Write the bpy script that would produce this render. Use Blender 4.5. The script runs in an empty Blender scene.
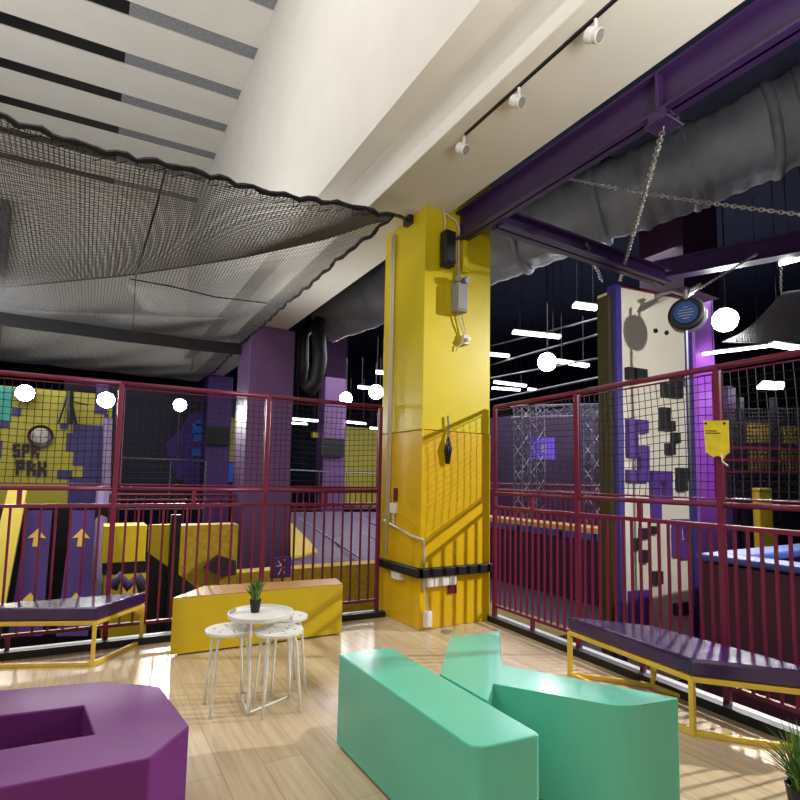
import bpy, math, random
from mathutils import Vector
random.seed(7)
S = bpy.context.scene
COL = S.collection

# ------------------------------------------------------------------ camera
F_PX, PITCH, YAW, ROLL, SHIFT, EYE = 525.0, 5.0, 30.6, 1.1, 34.0, 1.35
p_, y_, r_ = math.radians(PITCH), math.radians(YAW), math.radians(ROLL)
FWD = Vector((math.sin(y_)*math.cos(p_), math.cos(y_)*math.cos(p_), math.sin(p_)))
RT0 = Vector((math.cos(y_), -math.sin(y_), 0)); UP0 = RT0.cross(FWD)
RT = RT0*math.cos(r_) + UP0*math.sin(r_); UP = UP0*math.cos(r_) - RT0*math.sin(r_)
CAM = Vector((0, 0, EYE))
cd = bpy.data.cameras.new('camera'); cam = bpy.data.objects.new('camera', cd); COL.objects.link(cam)
from mathutils import Matrix
m = Matrix((RT, UP, -FWD)).transposed().to_4x4(); m.translation = CAM
cam.matrix_world = m
cd.sensor_width = 36; cd.lens = 36*F_PX/800; cd.shift_y = SHIFT/800; cd.clip_end = 200; cd.clip_start = .05
S.camera = cam

# ------------------------------------------------------------------ world, lights, exposure
S.view_settings.view_transform = 'Standard'; S.view_settings.look = 'None'
S.view_settings.gamma = 1; S.view_settings.use_curve_mapping = False
S.view_settings.exposure = 0.0
w = bpy.data.worlds.new('world'); S.world = w; w.use_nodes = True
w.node_tree.nodes['Background'].inputs[0].default_value = (.55, .55, .75, 1)
w.node_tree.nodes['Background'].inputs[1].default_value = .05

def light(kind, name, loc, energy, size=.1, target=None, color=(1, 1, 1), spot=100, size_y=None, spread=None):
    l = bpy.data.lights.new(name, kind); o = bpy.data.objects.new(name, l); COL.objects.link(o)
    o.location = loc; l.energy = energy; l.color = color
    if kind == 'AREA':
        l.size = size
        if size_y: l.shape = 'RECTANGLE'; l.size_y = size_y
        if spread: l.spread = math.radians(spread)
    else: l.shadow_soft_size = size
    if kind == 'SPOT': l.spot_size = math.radians(spot); l.spot_blend = .6
    if target is not None:
        o.rotation_euler = (Vector(target)-Vector(loc)).to_track_quat('-Z', 'Y').to_euler()
    return o
# added fill lights for lounge and atrium, the flood lamps of the hall
light('AREA', 'lounge_fill', (-1.6, -2.2, 3.9), 52, 4.0, (0.6, 3.2, 1.2), (.98, .98, 1), size_y=2.0)  # unseen general fill behind the viewer, added to light the lounge
light('AREA', 'soffit_fill_near', (1.4, -1.4, 2.0), 75, 1.6, (2.2, -.2, 4.0), (1, .99, .97), size_y=1.6, spread=82)  # unseen upward fill, added to brighten the soffit
light('AREA', 'atrium_fill_up', (-3.4, 8.0, 3.9), 240, 4, (-1.2, 9.0, 8.5), (.98, .98, 1), size_y=5.0)  # unseen upward fill, added to brighten the atrium ceiling and wall
light('AREA', 'atrium_fill_down', (-2.2, 3.6, 7.9), 260, 3.0, (-.2, 4.0, 0), (.98, .98, 1), size_y=5.0)  # unseen downward fill, added to light the lounge from above
light('SPOT', 'flood_right', (9.2, .2, 4.7), 3000, .07, (2.6, 2.4, .9), (1, .98, .95), 52)
light('SPOT', 'flood_drum', (4.15, -1.0, 3.0), 680, .06, (6.0, 4.0, 2.0), (1, .98, .95), 50)
light('SPOT', 'flood_violet', (8.6, 4.35, 4.0), 1000, .10, (3.1, 2.4, .2), (1, .98, .97), 60)
light('SPOT', 'flood_mural_a', (-.86, 9.30, 2.50), 190, .12, (-.3, 4.3, 0), (1, .98, .95), 60)
light('SPOT', 'flood_mural_b', (.18, 8.95, 2.44), 140, .12, (.4, 4.3, 0), (1, .98, .95), 60)
light('SPOT', 'flood_dark_wall', (1.56, 11.6, 2.82), 420, .12, (1.6, 4.3, 0), (1, .98, .95), 50)
light('AREA', 'hall_lamps_far', (9, 12, 4.6), 420, 7, (9, 12, 0), (.95, .93, 1), size_y=7)
light('AREA', 'hall_lamps_near', (9.0, 6.6, 5.3), 150, 3, (8.0, 6.6, 0), (.95, .93, 1), size_y=3)
light('AREA', 'hall_ceiling_fill', (10, 9, 1.7), 75, 6, (9, 9, 6), (.85, .88, 1), size_y=8)  # unseen upward fill, added to lift the hall ceiling out of black
light('AREA', 'soffit_fill_far', (1.2, 6.8, 2.6), 22, 1.0, (2.6, 6.4, 4.0), (1, .99, .98), size_y=3.0, spread=100)  # unseen fill under the far soffit, added to whiten it
light('AREA', 'hall_lamps_left', (-.5, 7.6, 3.3), 40, 4, (0, 8.6, 0), (1, .98, .95), size_y=2)
light('SPOT', 'magenta_wash', (9.3, 3.6, 3.4), 300, .1, (10.5, 6.2, 2.5), (.9, .3, 1), 80)

# ------------------------------------------------------------------ pixel rays -> world points
def ray(x, y): return FWD + RT*((x-400)/F_PX) - UP*((y-400-SHIFT)/F_PX)
def at(x, y, ax, val):
    d = ray(x, y); return CAM + d*((val-CAM[ax])/d[ax])
def D(x, y, dep): return CAM + ray(x, y)*dep
def onpl(x, y, P0, n):
    d = ray(x, y); return CAM + d*((P0-CAM).dot(n)/d.dot(n))

# ------------------------------------------------------------------ materials
def lin(h):
    h = h.lstrip('#'); c = [int(h[i:i+2], 16)/255 for i in (0, 2, 4)]
    return tuple(((v+.055)/1.055)**2.4 if v > .04045 else v/12.92 for v in c) + (1,)
MATS = {}
def mat(name, col, rough=.5, var=.10, scale=6, metal=0, bump=0, bscale=40, emit=None, coat=0, stretch=None):
    if name in MATS: return MATS[name]
    M = bpy.data.materials.new(name); M.use_nodes = True; nt = M.node_tree; b = nt.nodes['Principled BSDF']
    c = lin(col)
    tc = nt.nodes.new('ShaderNodeTexCoord'); n = nt.nodes.new('ShaderNodeTexNoise'); n.inputs['Scale'].default_value = scale
    n.inputs['Detail'].default_value = 4
    src = tc.outputs['Object']
    if stretch:
        mp = nt.nodes.new('ShaderNodeMapping'); mp.inputs['Scale'].default_value = stretch
        nt.links.new(src, mp.inputs[0]); src = mp.outputs[0]
    nt.links.new(src, n.inputs['Vector'])
    r = nt.nodes.new('ShaderNodeValToRGB')
    r.color_ramp.elements[0].position = .3; r.color_ramp.elements[1].position = .7
    r.color_ramp.elements[0].color = tuple(v*(1-var) for v in c[:3])+(1,)
    r.color_ramp.elements[1].color = tuple(min(1, v*(1+var)) for v in c[:3])+(1,)
    nt.links.new(n.outputs[0], r.inputs[0]); nt.links.new(r.outputs[0], b.inputs['Base Color'])
    b.inputs['Roughness'].default_value = rough; b.inputs['Metallic'].default_value = metal
    if coat: b.inputs['Coat Weight'].default_value = coat; b.inputs['Coat Roughness'].default_value = .12
    if bump:
        n2 = nt.nodes.new('ShaderNodeTexNoise'); n2.inputs['Scale'].default_value = bscale; n2.inputs['Detail'].default_value = 3
        nt.links.new(src, n2.inputs['Vector'])
        bp = nt.nodes.new('ShaderNodeBump'); bp.inputs['Strength'].default_value = bump; bp.inputs['Distance'].default_value = .02
        nt.links.new(n2.outputs[0], bp.inputs['Height']); nt.links.new(bp.outputs[0], b.inputs['Normal'])
    if emit: b.inputs['Emission Color'].default_value = c; b.inputs['Emission Strength'].default_value = emit
    MATS[name] = M; return M
def floor_mat():
    M = bpy.data.materials.new('oak_laminate'); M.use_nodes = True; nt = M.node_tree; b = nt.nodes['Principled BSDF']
    tc = nt.nodes.new('ShaderNodeTexCoord'); mp = nt.nodes.new('ShaderNodeMapping')
    mp.inputs['Rotation'].default_value = (0, 0, math.radians(90))
    nt.links.new(tc.outputs['Object'], mp.inputs[0])
    br = nt.nodes.new('ShaderNodeTexBrick'); br.offset = .37
    br.inputs['Scale'].default_value = 1; br.inputs['Brick Width'].default_value = 1.25; br.inputs['Row Height'].default_value = .19
    br.inputs['Mortar Size'].default_value = .0022; br.inputs['Mortar Smooth'].default_value = .2
    br.inputs['Color1'].default_value = lin('#dac5a5'); br.inputs['Color2'].default_value = lin('#cfb896'); br.inputs['Mortar'].default_value = lin('#b39d7c')
    nt.links.new(mp.outputs[0], br.inputs['Vector'])
    n = nt.nodes.new('ShaderNodeTexNoise'); mp2 = nt.nodes.new('ShaderNodeMapping'); mp2.inputs['Scale'].default_value = (18, 1.2, 1)
    nt.links.new(tc.outputs['Object'], mp2.inputs[0]); nt.links.new(mp2.outputs[0], n.inputs['Vector']); n.inputs['Scale'].default_value = 2; n.inputs['Detail'].default_value = 6
    r = nt.nodes.new('ShaderNodeValToRGB'); r.color_ramp.elements[0].position = .3; r.color_ramp.elements[1].position = .72
    r.color_ramp.elements[0].color = (.80, .78, .74, 1); r.color_ramp.elements[1].color = (1.06, 1.05, 1.04, 1)
    nt.links.new(n.outputs[0], r.inputs[0])
    mx = nt.nodes.new('ShaderNodeMix'); mx.data_type = 'RGBA'; mx.blend_type = 'MULTIPLY'; mx.inputs[0].default_value = 1
    nt.links.new(br.outputs['Color'], mx.inputs[6]); nt.links.new(r.outputs[0], mx.inputs[7]); nt.links.new(mx.outputs[2], b.inputs['Base Color'])
    b.inputs['Roughness'].default_value = .2; b.inputs['Specular IOR Level'].default_value = .55
    return M
FLOOR = floor_mat()
CREAM = mat('cream_paint', '#dedad0', .6, .03, 2)
CREAM2 = mat('soffit_paint', '#dcd8cd', .55, .03, 2)
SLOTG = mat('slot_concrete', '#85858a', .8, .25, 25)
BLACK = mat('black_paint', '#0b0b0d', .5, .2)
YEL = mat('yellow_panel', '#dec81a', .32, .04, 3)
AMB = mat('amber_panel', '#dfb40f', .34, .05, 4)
YBLK = mat('yellow_block_paint', '#d2b41a', .4, .05, 6)
TAN = mat('tan_top', '#b98c48', .35, .12, 30)
BURG = mat('burgundy_steel', '#70163c', .4, .08, 10)
NETM = mat('net_cord', '#16161a', .8, .1)
OVERNET = mat('black_netting', '#5a5a5c', .6, .1)
MINT = mat('mint_paint', '#5ac1a6', .28, .03, 5, coat=.3)
PBLK = mat('purple_block_paint', '#6a2a70', .5, .05, 5, bump=.03, bscale=120); PBLK.node_tree.nodes['Principled BSDF'].inputs['Specular IOR Level'].default_value = .18
VINYL = mat('purple_vinyl', '#35194f', .24, .08, 8, bump=.25, bscale=9, coat=.3)
YFR = mat('yellow_frame_steel', '#dcb845', .4, .06, 20)
WHT = mat('white_steel', '#ecebe6', .35, .02, 20)
STEELB = mat('purple_beam_paint', '#38214e', .4, .12, 6)
PCOL = mat('purple_column_paint', '#6a4878', .5, .06, 3)
PDEEP = mat('deep_purple', '#4b2a72', .5, .1, 4)
PDARK = mat('dark_plum', '#33122e', .55, .15, 3)
NAVY = mat('navy_ceiling', '#1d2340', .8, .2, 2)
HFLOOR = mat('hall_floor', '#241a30', .6, .3, 1)
DUCT = mat('grey_duct_wrap', '#6b6d74', .55, .3, 2, bump=1.0, bscale=5)
DKMET = mat('dark_metal', '#1a1b20', .45, .2, 8)
CHAIN = mat('chain_steel', '#b9b7b4', .3, .1, 30, metal=.8)
SLAB = mat('climbing_wall_cream', '#ece5d2', .3, .03, 3)
OLIVE = mat('olive_side', '#3f3a14', .6, .15, 5)
HBLK = mat('black_hold', '#24232a', .6, .2, 12)
HPUR = mat('purple_hold', '#5b3590', .55, .12, 12)
EDGE = mat('violet_edge', '#41368c', .45, .08, 4)
MAROON = mat('maroon_pad', '#3f1032', .55, .15, 3)
BLUEP = mat('blue_pad', '#34509c', .5, .1, 6)
TANP = mat('tan_pad', '#c9a25a', .5, .15, 6)
LIME = mat('lime_wall', '#aea63a', .55, .05, 3)
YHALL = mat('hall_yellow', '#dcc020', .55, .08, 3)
BLUEG = mat('blue_graphic', '#1e6fe0', .5, .1, 5)
TEAL = mat('teal_panel', '#38a79a', .5, .1, 5)
LAV = mat('lavender_post', '#9484b0', .5, .08, 5)
GREYM = mat('grey_box', '#8b8a86', .5, .05, 10)
GREYD = mat('grey_wall', '#54565e', .7, .05, 3)
SILV = mat('truss_aluminium', '#74747f', .35, .1, 10, metal=.5)
CONDU = mat('conduit_white', '#d9d2bd', .45, .05, 20)
LED = mat('lamp_glow', '#ffffff', .5, 0, 1, emit=9)
FLOODE = mat('flood_glow', '#ffffff', .5, 0, 1, emit=60)
SCRE = mat('screen_glow', '#43309c', .4, .2, 5, emit=.7)
GRASS = mat('grass_green', '#3f6a2c', .55, .3, 40)
GRASS2 = mat('grass_light', '#7f9a3c', .55, .25, 40)
DISP = mat('dull_silver', '#a9aab0', .35, .1, 12, metal=.7)
BLUEL = mat('blue_label', '#22437e', .4, .2, 30)
KERBW = mat('white_kerb', '#bdbab8', .4, .05, 8)
REDL = mat('dark_red_label', '#5a1330', .45, .1, 30)

# ------------------------------------------------------------------ mesh builder
OFF = {}
def setp(o, label=None, cat=None, group=None, kind=None):
    if label: o['label'] = label
    if cat: o['category'] = cat
    if group: o['group'] = group
    if kind: o['kind'] = kind
    return o
def thing(name, label, cat, loc, group=None):
    o = bpy.data.objects.new(name, None); COL.objects.link(o); o.location = loc; o.empty_display_size = .1
    OFF[o] = Vector(loc); return setp(o, label, cat, group)
class MB:
    def __init__(s): s.v = []; s.f = []
    def add(s, vs, fs):
        k = len(s.v); s.v += [Vector(v) for v in vs]; s.f += [tuple(i+k for i in f) for f in fs]; return s
    def hexa(s, P):
        return s.add(P, [(0, 3, 2, 1), (4, 5, 6, 7), (0, 1, 5, 4), (1, 2, 6, 5), (2, 3, 7, 6), (3, 0, 4, 7)])
    def box(s, a, b):
        x0, x1 = sorted((a[0], b[0])); y0, y1 = sorted((a[1], b[1])); z0, z1 = sorted((a[2], b[2]))
        return s.hexa([(x0, y0, z0), (x1, y0, z0), (x1, y1, z0), (x0, y1, z0), (x0, y0, z1), (x1, y0, z1), (x1, y1, z1), (x0, y1, z1)])
    def obox(s, o, u, v, n):
        o, u, v, n = map(Vector, (o, u, v, n))
        return s.hexa([o, o+u, o+u+v, o+v, o+n, o+u+n, o+u+v+n, o+v+n])
    def prism(s, poly, z0, z1):
        n = len(poly); vs = [(x, y, z0) for x, y in poly] + [(x, y, z1) for x, y in poly]
        return s.add(vs, [tuple(range(n-1, -1, -1)), tuple(range(n, 2*n))] + [(i, (i+1) % n, n+(i+1) % n, n+i) for i in range(n)])
    def poly3(s, pts, d):
        pts = [Vector(q) for q in pts]; d = Vector(d); n = len(pts)
        return s.add(pts+[q+d for q in pts], [tuple(range(n-1, -1, -1)), tuple(range(n, 2*n))] + [(i, (i+1) % n, n+(i+1) % n, n+i) for i in range(n)])
    def tube(s, pts, r, n=8, cap=True):
        pts = [Vector(q) for q in pts]; k = len(pts); vs = []; prev = None
        for i, q in enumerate(pts):
            t = (pts[min(i+1, k-1)]-pts[max(i-1, 0)]).normalized()
            if prev is None:
                a = Vector((0, 0, 1)) if abs(t.z) < .9 else Vector((1, 0, 0))
                e = t.cross(a).normalized()
            else:
                e = (prev - t*prev.dot(t)).normalized()
            prev = e; g = t.cross(e); rr = r[i] if isinstance(r, (list, tuple)) else r
            vs += [q + e*(rr*math.cos(2*math.pi*j/n)) + g*(rr*math.sin(2*math.pi*j/n)) for j in range(n)]
        fs = [(i*n+j, i*n+(j+1) % n, (i+1)*n+(j+1) % n, (i+1)*n+j) for i in range(k-1) for j in range(n)]
        if cap: fs += [tuple(range(n-1, -1, -1)), tuple(range((k-1)*n, k*n))]
        return s.add(vs, fs)
    def bar(s, a, b, w, h, up=(0, 0, 1)):
        a = Vector(a); b = Vector(b); t = (b-a).normalized(); u = Vector(up)
        if abs(t.dot(u)) > .95: u = Vector((0, 1, 0))
        e = t.cross(u).normalized(); g = e.cross(t)
        return s.obox(a-e*w/2-g*h/2, e*w, g*h, b-a) if False else s.hexa([a-e*w/2-g*h/2, a+e*w/2-g*h/2, a+e*w/2+g*h/2, a-e*w/2+g*h/2, b-e*w/2-g*h/2, b+e*w/2-g*h/2, b+e*w/2+g*h/2, b-e*w/2+g*h/2])
    def lathe(s, prof, c, axis=(0, 0, 1), n=24):
        ax = Vector(axis).normalized(); a = Vector((1, 0, 0)) if abs(ax.x) < .9 else Vector((0, 1, 0))
        e = ax.cross(a).normalized(); g = ax.cross(e); c = Vector(c); vs = []
        for r, h in prof: vs += [c + ax*h + e*(r*math.cos(2*math.pi*j/n)) + g*(r*math.sin(2*math.pi*j/n)) for j in range(n)]
        k = len(prof); fs = [(i*n+j, i*n+(j+1) % n, (i+1)*n+(j+1) % n, (i+1)*n+j) for i in range(k-1) for j in range(n)]
        fs += [tuple(range(n-1, -1, -1)), tuple(range((k-1)*n, k*n))]
        return s.add(vs, fs)
    def build(s, name, material, parent=None, smooth=False, bevel=0, segs=2):
        if parent: off = OFF[parent]
        else:
            xs = [v.x for v in s.v]; ys = [v.y for v in s.v]; zs = [v.z for v in s.v]
            off = Vector(((min(xs)+max(xs))/2, (min(ys)+max(ys))/2, min(zs)))
        me = bpy.data.meshes.new(name); me.from_pydata([v-off for v in s.v], [], s.f); me.validate()
        import bmesh
        bm = bmesh.new(); bm.from_mesh(me); bmesh.ops.recalc_face_normals(bm, faces=bm.faces); bm.to_mesh(me); bm.free()
        me.materials.append(material)
        o = bpy.data.objects.new(name, me); COL.objects.link(o); OFF[o] = off
        if parent: o.parent = parent
        else: o.location = off
        if smooth:
            for q in me.polygons: q.use_smooth = True
        if bevel:
            b = o.modifiers.new('bevel', 'BEVEL'); b.width = bevel; b.segments = segs; b.limit_method = 'ANGLE'; b.angle_limit = math.radians(35)
        return o
def struct(name, mb, material, **k): return setp(mb.build(name, material, **k), kind='structure')
def dup(root, loc, label=None, group=None):
    r = root.copy(); COL.objects.link(r); r.location = loc; OFF[r] = Vector(loc)
    if label: r['label'] = label
    if group: r['group'] = group
    for ch in list(root.children):
        c = ch.copy(); COL.objects.link(c); c.parent = r
        for g in list(ch.children):
            d = g.copy(); COL.objects.link(d); d.parent = c
    return r
def roundpoly(pts, rs, n=6):
    out = []; k = len(pts)
    for i, pt in enumerate(pts):
        r = rs[i] if isinstance(rs, (list, tuple)) else rs
        P = Vector(pt); A = Vector(pts[i-1]); B = Vector(pts[(i+1) % k])
        if r <= 0: out.append(tuple(P)); continue
        a = P+(A-P).normalized()*r; b = P+(B-P).normalized()*r
        for j in range(n+1):
            t = j/n; out.append(tuple(a*(1-t)**2 + P*2*t*(1-t) + b*t*t))
    return out
def net(mb, f, nu, nv, r, seg_u=None, seg_v=None, n=3):
    """cords of a net on the surface f(s,t); nu cords across s, nv across t"""
    su = seg_u or 2; sv = seg_v or 2
    for i in range(nu+1): mb.tube([f(i/nu, j/sv) for j in range(sv+1)], r, n, False)
    for j in range(nv+1): mb.tube([f(i/su, j/nv) for i in range(su+1)], r, n, False)
    return mb

# ================================================================== SETTING
struct('floor', MB().prism([(-5, -3.5), (3.36, -3.5), (3.56, 4.2), (3.45, 4.75), (-1, 5.0), (-5, 5.2)], -.3, 0), FLOOR)
HZ = -1.0
struct('floor', MB().box((-9, -6, HZ-.1), (24, 30, HZ)), HFLOOR)
struct('wall_left', MB().box((-5.2, -3.6, -1), (-5, 5.2, 8.5)), CREAM)
struct('wall_rear', MB().box((-5.2, -3.7, -1), (3.4, -3.5, 8.5)), CREAM)
struct('wall_back', MB().box((-9, 24, -1.2), (24, 24.2, 8.6)), NAVY)
struct('wall_right', MB().box((23.8, -6, -1.2), (24, 24, 8.6)), NAVY)
# hall roof slabs
struct('ceiling', MB().box((3.0, -6, 7.0), (24, 24, 7.2)), NAVY)
struct('ceiling', MB().box((-9, 15.2, 4.3), (3.0, 24, 4.5)), NAVY)
# atrium: upper wall, stepped beam and soffit
X1, X2, XB, XA = 2.03, 2.27, 2.20, 2.94
YE = 14.9
struct('wall_atrium', MB().box((X1, -3.5, 4.5), (X1+.14, YE, 8.6)), CREAM)
struct('trim_1', MB().box((X1+.14, -3.5, 4.5), (XA, YE, 4.62)), CREAM)          # upper step, seen from below
struct('trim_2', MB().box((X2, -3.5, 4.12), (X2+.1, YE, 4.5)), CREAM)
struct('trim_3', MB().box((XB, -3.5, 4.0), (XA, YE, 4.12)), CREAM2, bevel=.008)
struct('trim_4', MB().box((XA-.1, -3.5, 4.12), (XA, YE, 7.0)), BLACK)
struct('wall_end', MB().box((-6, YE, 4.0), (X1+.2, YE+.2, 8.6)), CREAM)
struct('trim_5', MB().box((-6, YE-.5, 3.7), (-1.9, YE-.02, 7.5)), GREYD)
# skylight ceiling: panels between recessed slots
ys = [6.0, 7.2, 8.33, 9.45, 10.57, 11.68, 12.8, 13.9]
def sk(x, y): return (x, y-.084*(x-X1))
def skbox(mb, x0, x1, y0, y1, z0, z1): return mb.prism([sk(x0, y0), sk(x1, y0), sk(x1, y1), sk(x0, y1)], z0, z1)
cb = MB(); prev = -4.0
for yv in ys: skbox(cb, -6, X1+.1, prev, yv, 8.5, 8.8); prev = yv+.30
skbox(cb, -6, X1+.1, prev, YE+.2, 8.5, 8.8); struct('ceiling', cb, CREAM)
gb = MB(); slot_shade = MB()
for yv in ys: skbox(gb, .12, X1, yv, yv+.30, 8.52, 8.6); skbox(slot_shade, -6, .12, yv, yv+.30, 8.52, 8.6)  # black inserts put the slots' shade into colour, grey ones are concrete
struct('trim_6', gb, SLOTG); struct('trim_7', slot_shade, BLACK)

# yellow column
yc = thing('square_column', 'yellow square column at the corner where the two fences meet', 'column', (3.05, 4.4, 0))
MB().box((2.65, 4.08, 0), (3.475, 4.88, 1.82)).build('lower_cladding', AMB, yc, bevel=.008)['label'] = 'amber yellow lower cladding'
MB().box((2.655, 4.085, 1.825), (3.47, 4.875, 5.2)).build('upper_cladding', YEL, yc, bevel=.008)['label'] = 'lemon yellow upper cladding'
MB().box((2.652, 4.077, 1.5), (2.668, 4.083, 3.95)).build('edge_trim', YEL, yc)

# purple columns of the hall
def pbox(mb, x0, y0, x1, y1, Y, th):
    a = at(x0, (y0+y1)/2, 1, Y); b = at(x1, (y0+y1)/2, 1, Y); t = at((x0+x1)/2, y0, 1, Y); c = at((x0+x1)/2, y1, 1, Y)
    return mb.box((a.x, Y, c.z), (b.x, Y+th, t.z))
def hcol(name, x0, x1, Y, top, th, label, m=PCOL):
    a = at(x0, 430, 1, Y).x; b = at(x1, 430, 1, Y).x
    o = MB().box((a, Y, HZ), (b, Y+th, top)).build(name, m, bevel=.02); return setp(o, label, 'column')
hcol('hall_column', 246, 292, 9.0, 4.0, .8, 'big purple column standing under the end of the white beam')
hcol('hall_column', 206, 231, 14.2, 4.0, .6, 'purple column with a black screen left of the biggest purple column', PDEEP)
hcol('hall_column', 324, 346, 15.5, 6.4, .6, 'slim purple column in front of the far yellow wall')
hc = at(697, 400, 1, 5.6)
setp(MB().box((hc.x, 5.6, HZ), (at(716, 400, 1, 5.6).x, 6.2, 6.4)).build('hall_column', mat('violet_column', '#8d58b0', .5, .08, 3)), 'violet column right behind the climbing wall', 'column')
struct('trim_8', MB().box(D(640, 300, 9.5), D(716, 200, 9.5)), PDARK)

# ================================================================== FENCES
def fence(A, B, posts, pitch, labels, group):
    """posts: parameters (m) along A->B"""
    A = Vector(A+(0,)); B = Vector(B+(0,)); u = (B-A).normalized(); nrm = Vector((-u.y, u.x, 0))
    Z = lambda z: Vector((0, 0, z))
    for i in range(len(posts)-1):
        s0, s1 = posts[i], posts[i+1]; a = A+u*s0; b = A+u*s1
        t = thing('netted_railing', labels[i], 'fence', tuple((a+b)/2), group)
        for q in ((a, b) if i == 0 else (b,)):
            MB().bar(q, q+Z(2.1), .038, .038).build('post', BURG, t, bevel=.004)
        MB().tube([a+Z(2.1), b+Z(2.1)], .020, 10).build('top_rail', BURG, t, smooth=True)
        MB().tube([a+Z(1.235), b+Z(1.235)], .018, 10).build('handrail', BURG, t, smooth=True)
        MB().bar(a+Z(1.1), b+Z(1.1), .03, .028).build('middle_rail', BURG, t)
        MB().bar(a+Z(.15), b+Z(.15), .03, .025).build('bottom_rail', BURG, t)
        mid = (a+b)/2
        MB().bar(mid+Z(1.1), mid+Z(1.235), .03, .03).build('rail_spacer', BURG, t)
        MB().bar(mid+Z(.05), mid+Z(.15), .03, .03).build('foot', BURG, t)
        n = max(3, round((s1-s0)/pitch))
        for k in range(1, n):
            q = a+(b-a)*(k/n); MB().bar(q+Z(.15), q+Z(1.1), .016, .016).build('baluster', BURG, t)
        # frame + net
        inn = .03; nb = MB()
        c0, c1 = a+u*inn, b-u*inn
        nfr = MB().tube([c0+Z(1.27), c0+Z(2.06), c1+Z(2.06), c1+Z(1.27), c0+Z(1.27)], .007, 6).build('net_frame', BURG, t)
        ph = random.random()*6
        def f(s, q, c0=c0, c1=c1, ph=ph):
            bow = .03*math.sin(math.pi*s)*math.sin(math.pi*q)+.006*math.sin(17*s+ph)*math.sin(9*q+ph)
            return c0+(c1-c0)*s + Z(1.27+.79*q + .012*math.sin(7*s+ph)*math.sin(math.pi*q)) + nrm*bow
        net(nb, f, round((s1-s0)/.052), 15, .0028, 14, 10)
        nb.build('safety_net', NETM, nfr)
# left fence along x, right fence along y
LA, LB = (-2.3, 4.99), (2.60, 4.735)
def pl(x, y, A, B):
    u = Vector(B+(0,))-Vector(A+(0,)); n = Vector((-u.y, u.x, 0)); return onpl(x, y, Vector(A+(0,)), n)
def par(x, y, A, B): return (pl(x, y, A, B)-Vector(A+(0,))).to_2d().length
lp = [par(118, 440, LA, LB), par(267, 440, LA, LB), par(380, 440, LA, LB)]
fence(LA, LB, [0.1, lp[0]-1.26, lp[0], lp[1], lp[2]], .094, [
    'burgundy railing and net panel at the far left end of the left fence',
    'burgundy railing and net panel in front of the SPR PRK wall',
    'burgundy railing and net panel behind the left end of the yellow bench block',
    'burgundy railing and net panel ending at the left side of the yellow column'], 'left fence panels')
RA, RB = (3.495, 4.06), (3.30, -.2)
rp = [par(577, 440, RA, RB), par(719, 440, RA, RB)]
fence(RA, RB, [.03, rp[0], rp[1], rp[1]+1.2, rp[1]+2.2], .074, [
    'burgundy railing and net panel beside the right side of the yellow column',
    'burgundy railing and net panel in front of the climbing wall',
    'burgundy railing and net panel behind the near end of the right bench',
    'burgundy railing and net panel at the near end of the right fence'], 'right fence panels')
def kerb(A, B, inner, n1, n2):
    A = Vector(A+(0,)); B = Vector(B+(0,)); u = (B-A); n = Vector((-u.y, u.x, 0)).normalized()*inner
    struct(n1, MB().obox(A+n*.03, u, n*.07, (0, 0, .055)), BLACK)
    struct(n2, MB().obox(A-n*.05, u, n*.08, (0, 0, .045)), KERBW)
kerb((-4.9, 5.125), (2.62, 4.735), -1, 'baseboard_left', 'trim_9')
kerb((3.53, 4.06), (3.13, -3.4), -1, 'baseboard_right', 'trim_10')

# ================================================================== LOUNGE FURNITURE
# mint blocks
o = MB().prism(roundpoly([(1.17, 2.563), (1.467, 2.532), (1.459, 1.426), (1.178, 1.462)], [.02, .02, .03, .06]), .012, .45).build('bench_block', MINT, bevel=.007, segs=3)
setp(o, 'mint green straight bench block, the nearer and left one of the mint pair', 'bench', 'mint bench blocks')
o = MB().prism(roundpoly([(1.876, 2.549), (2.204, 2.497), (1.82, 2.045), (2.222, 1.379), (1.925, 1.432), (1.618, 1.875), (1.475, 1.74), (1.475, 2.085)], [.02, .02, 0, .02, .09, 0, 0, 0]), .012, .45).build('bench_block', MINT, bevel=.007, segs=3)
setp(o, 'mint green forked bench block in front of the right purple bench', 'bench', 'mint bench blocks')
# purple block with a slot
out = [(.113, 2.70), (.323, 2.527), (.372, 2.086), (.227, 1.913), (-.161, 1.939), (-.95, 2.0), (-1.1, 2.2), (-1.1, 2.75), (-.9, 2.93), (-.258, 2.785)]
inn = [(.042, 2.455), (.074, 2.176), (-.8, 2.26), (-.8, 2.585)]
mb = MB(); n = len(out)
import bmesh
def ringblock(out, inn, z0, z1):
    bm = bmesh.new(); es = []
    for pl_ in (out, inn):
        vs = [bm.verts.new((x, y, z1)) for x, y in pl_]
        es += [bm.edges.new((vs[i], vs[(i+1) % len(vs)])) for i in range(len(vs))]
    r = bmesh.ops.triangle_fill(bm, edges=es, use_beauty=True)
    bmesh.ops.dissolve_limit(bm, angle_limit=.01, verts=bm.verts[:], edges=bm.edges[:]) if False else None
    fs = [f for f in bm.faces]
    ex = bmesh.ops.extrude_face_region(bm, geom=fs)
    bmesh.ops.translate(bm, verts=[v for v in ex['geom'] if isinstance(v, bmesh.types.BMVert)], vec=(0, 0, z0-z1))
    m_ = MB(); bm.verts.index_update()
    m_.add([v.co.copy() for v in bm.verts], [[v.index for v in f.verts] for f in bm.faces]); bm.free(); return m_
o = ringblock(out, inn, .012, .45).build('bench_block', PBLK, bevel=.006)
setp(o, 'purple eight-sided bench block with a rectangular slot in its top', 'bench')
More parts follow.
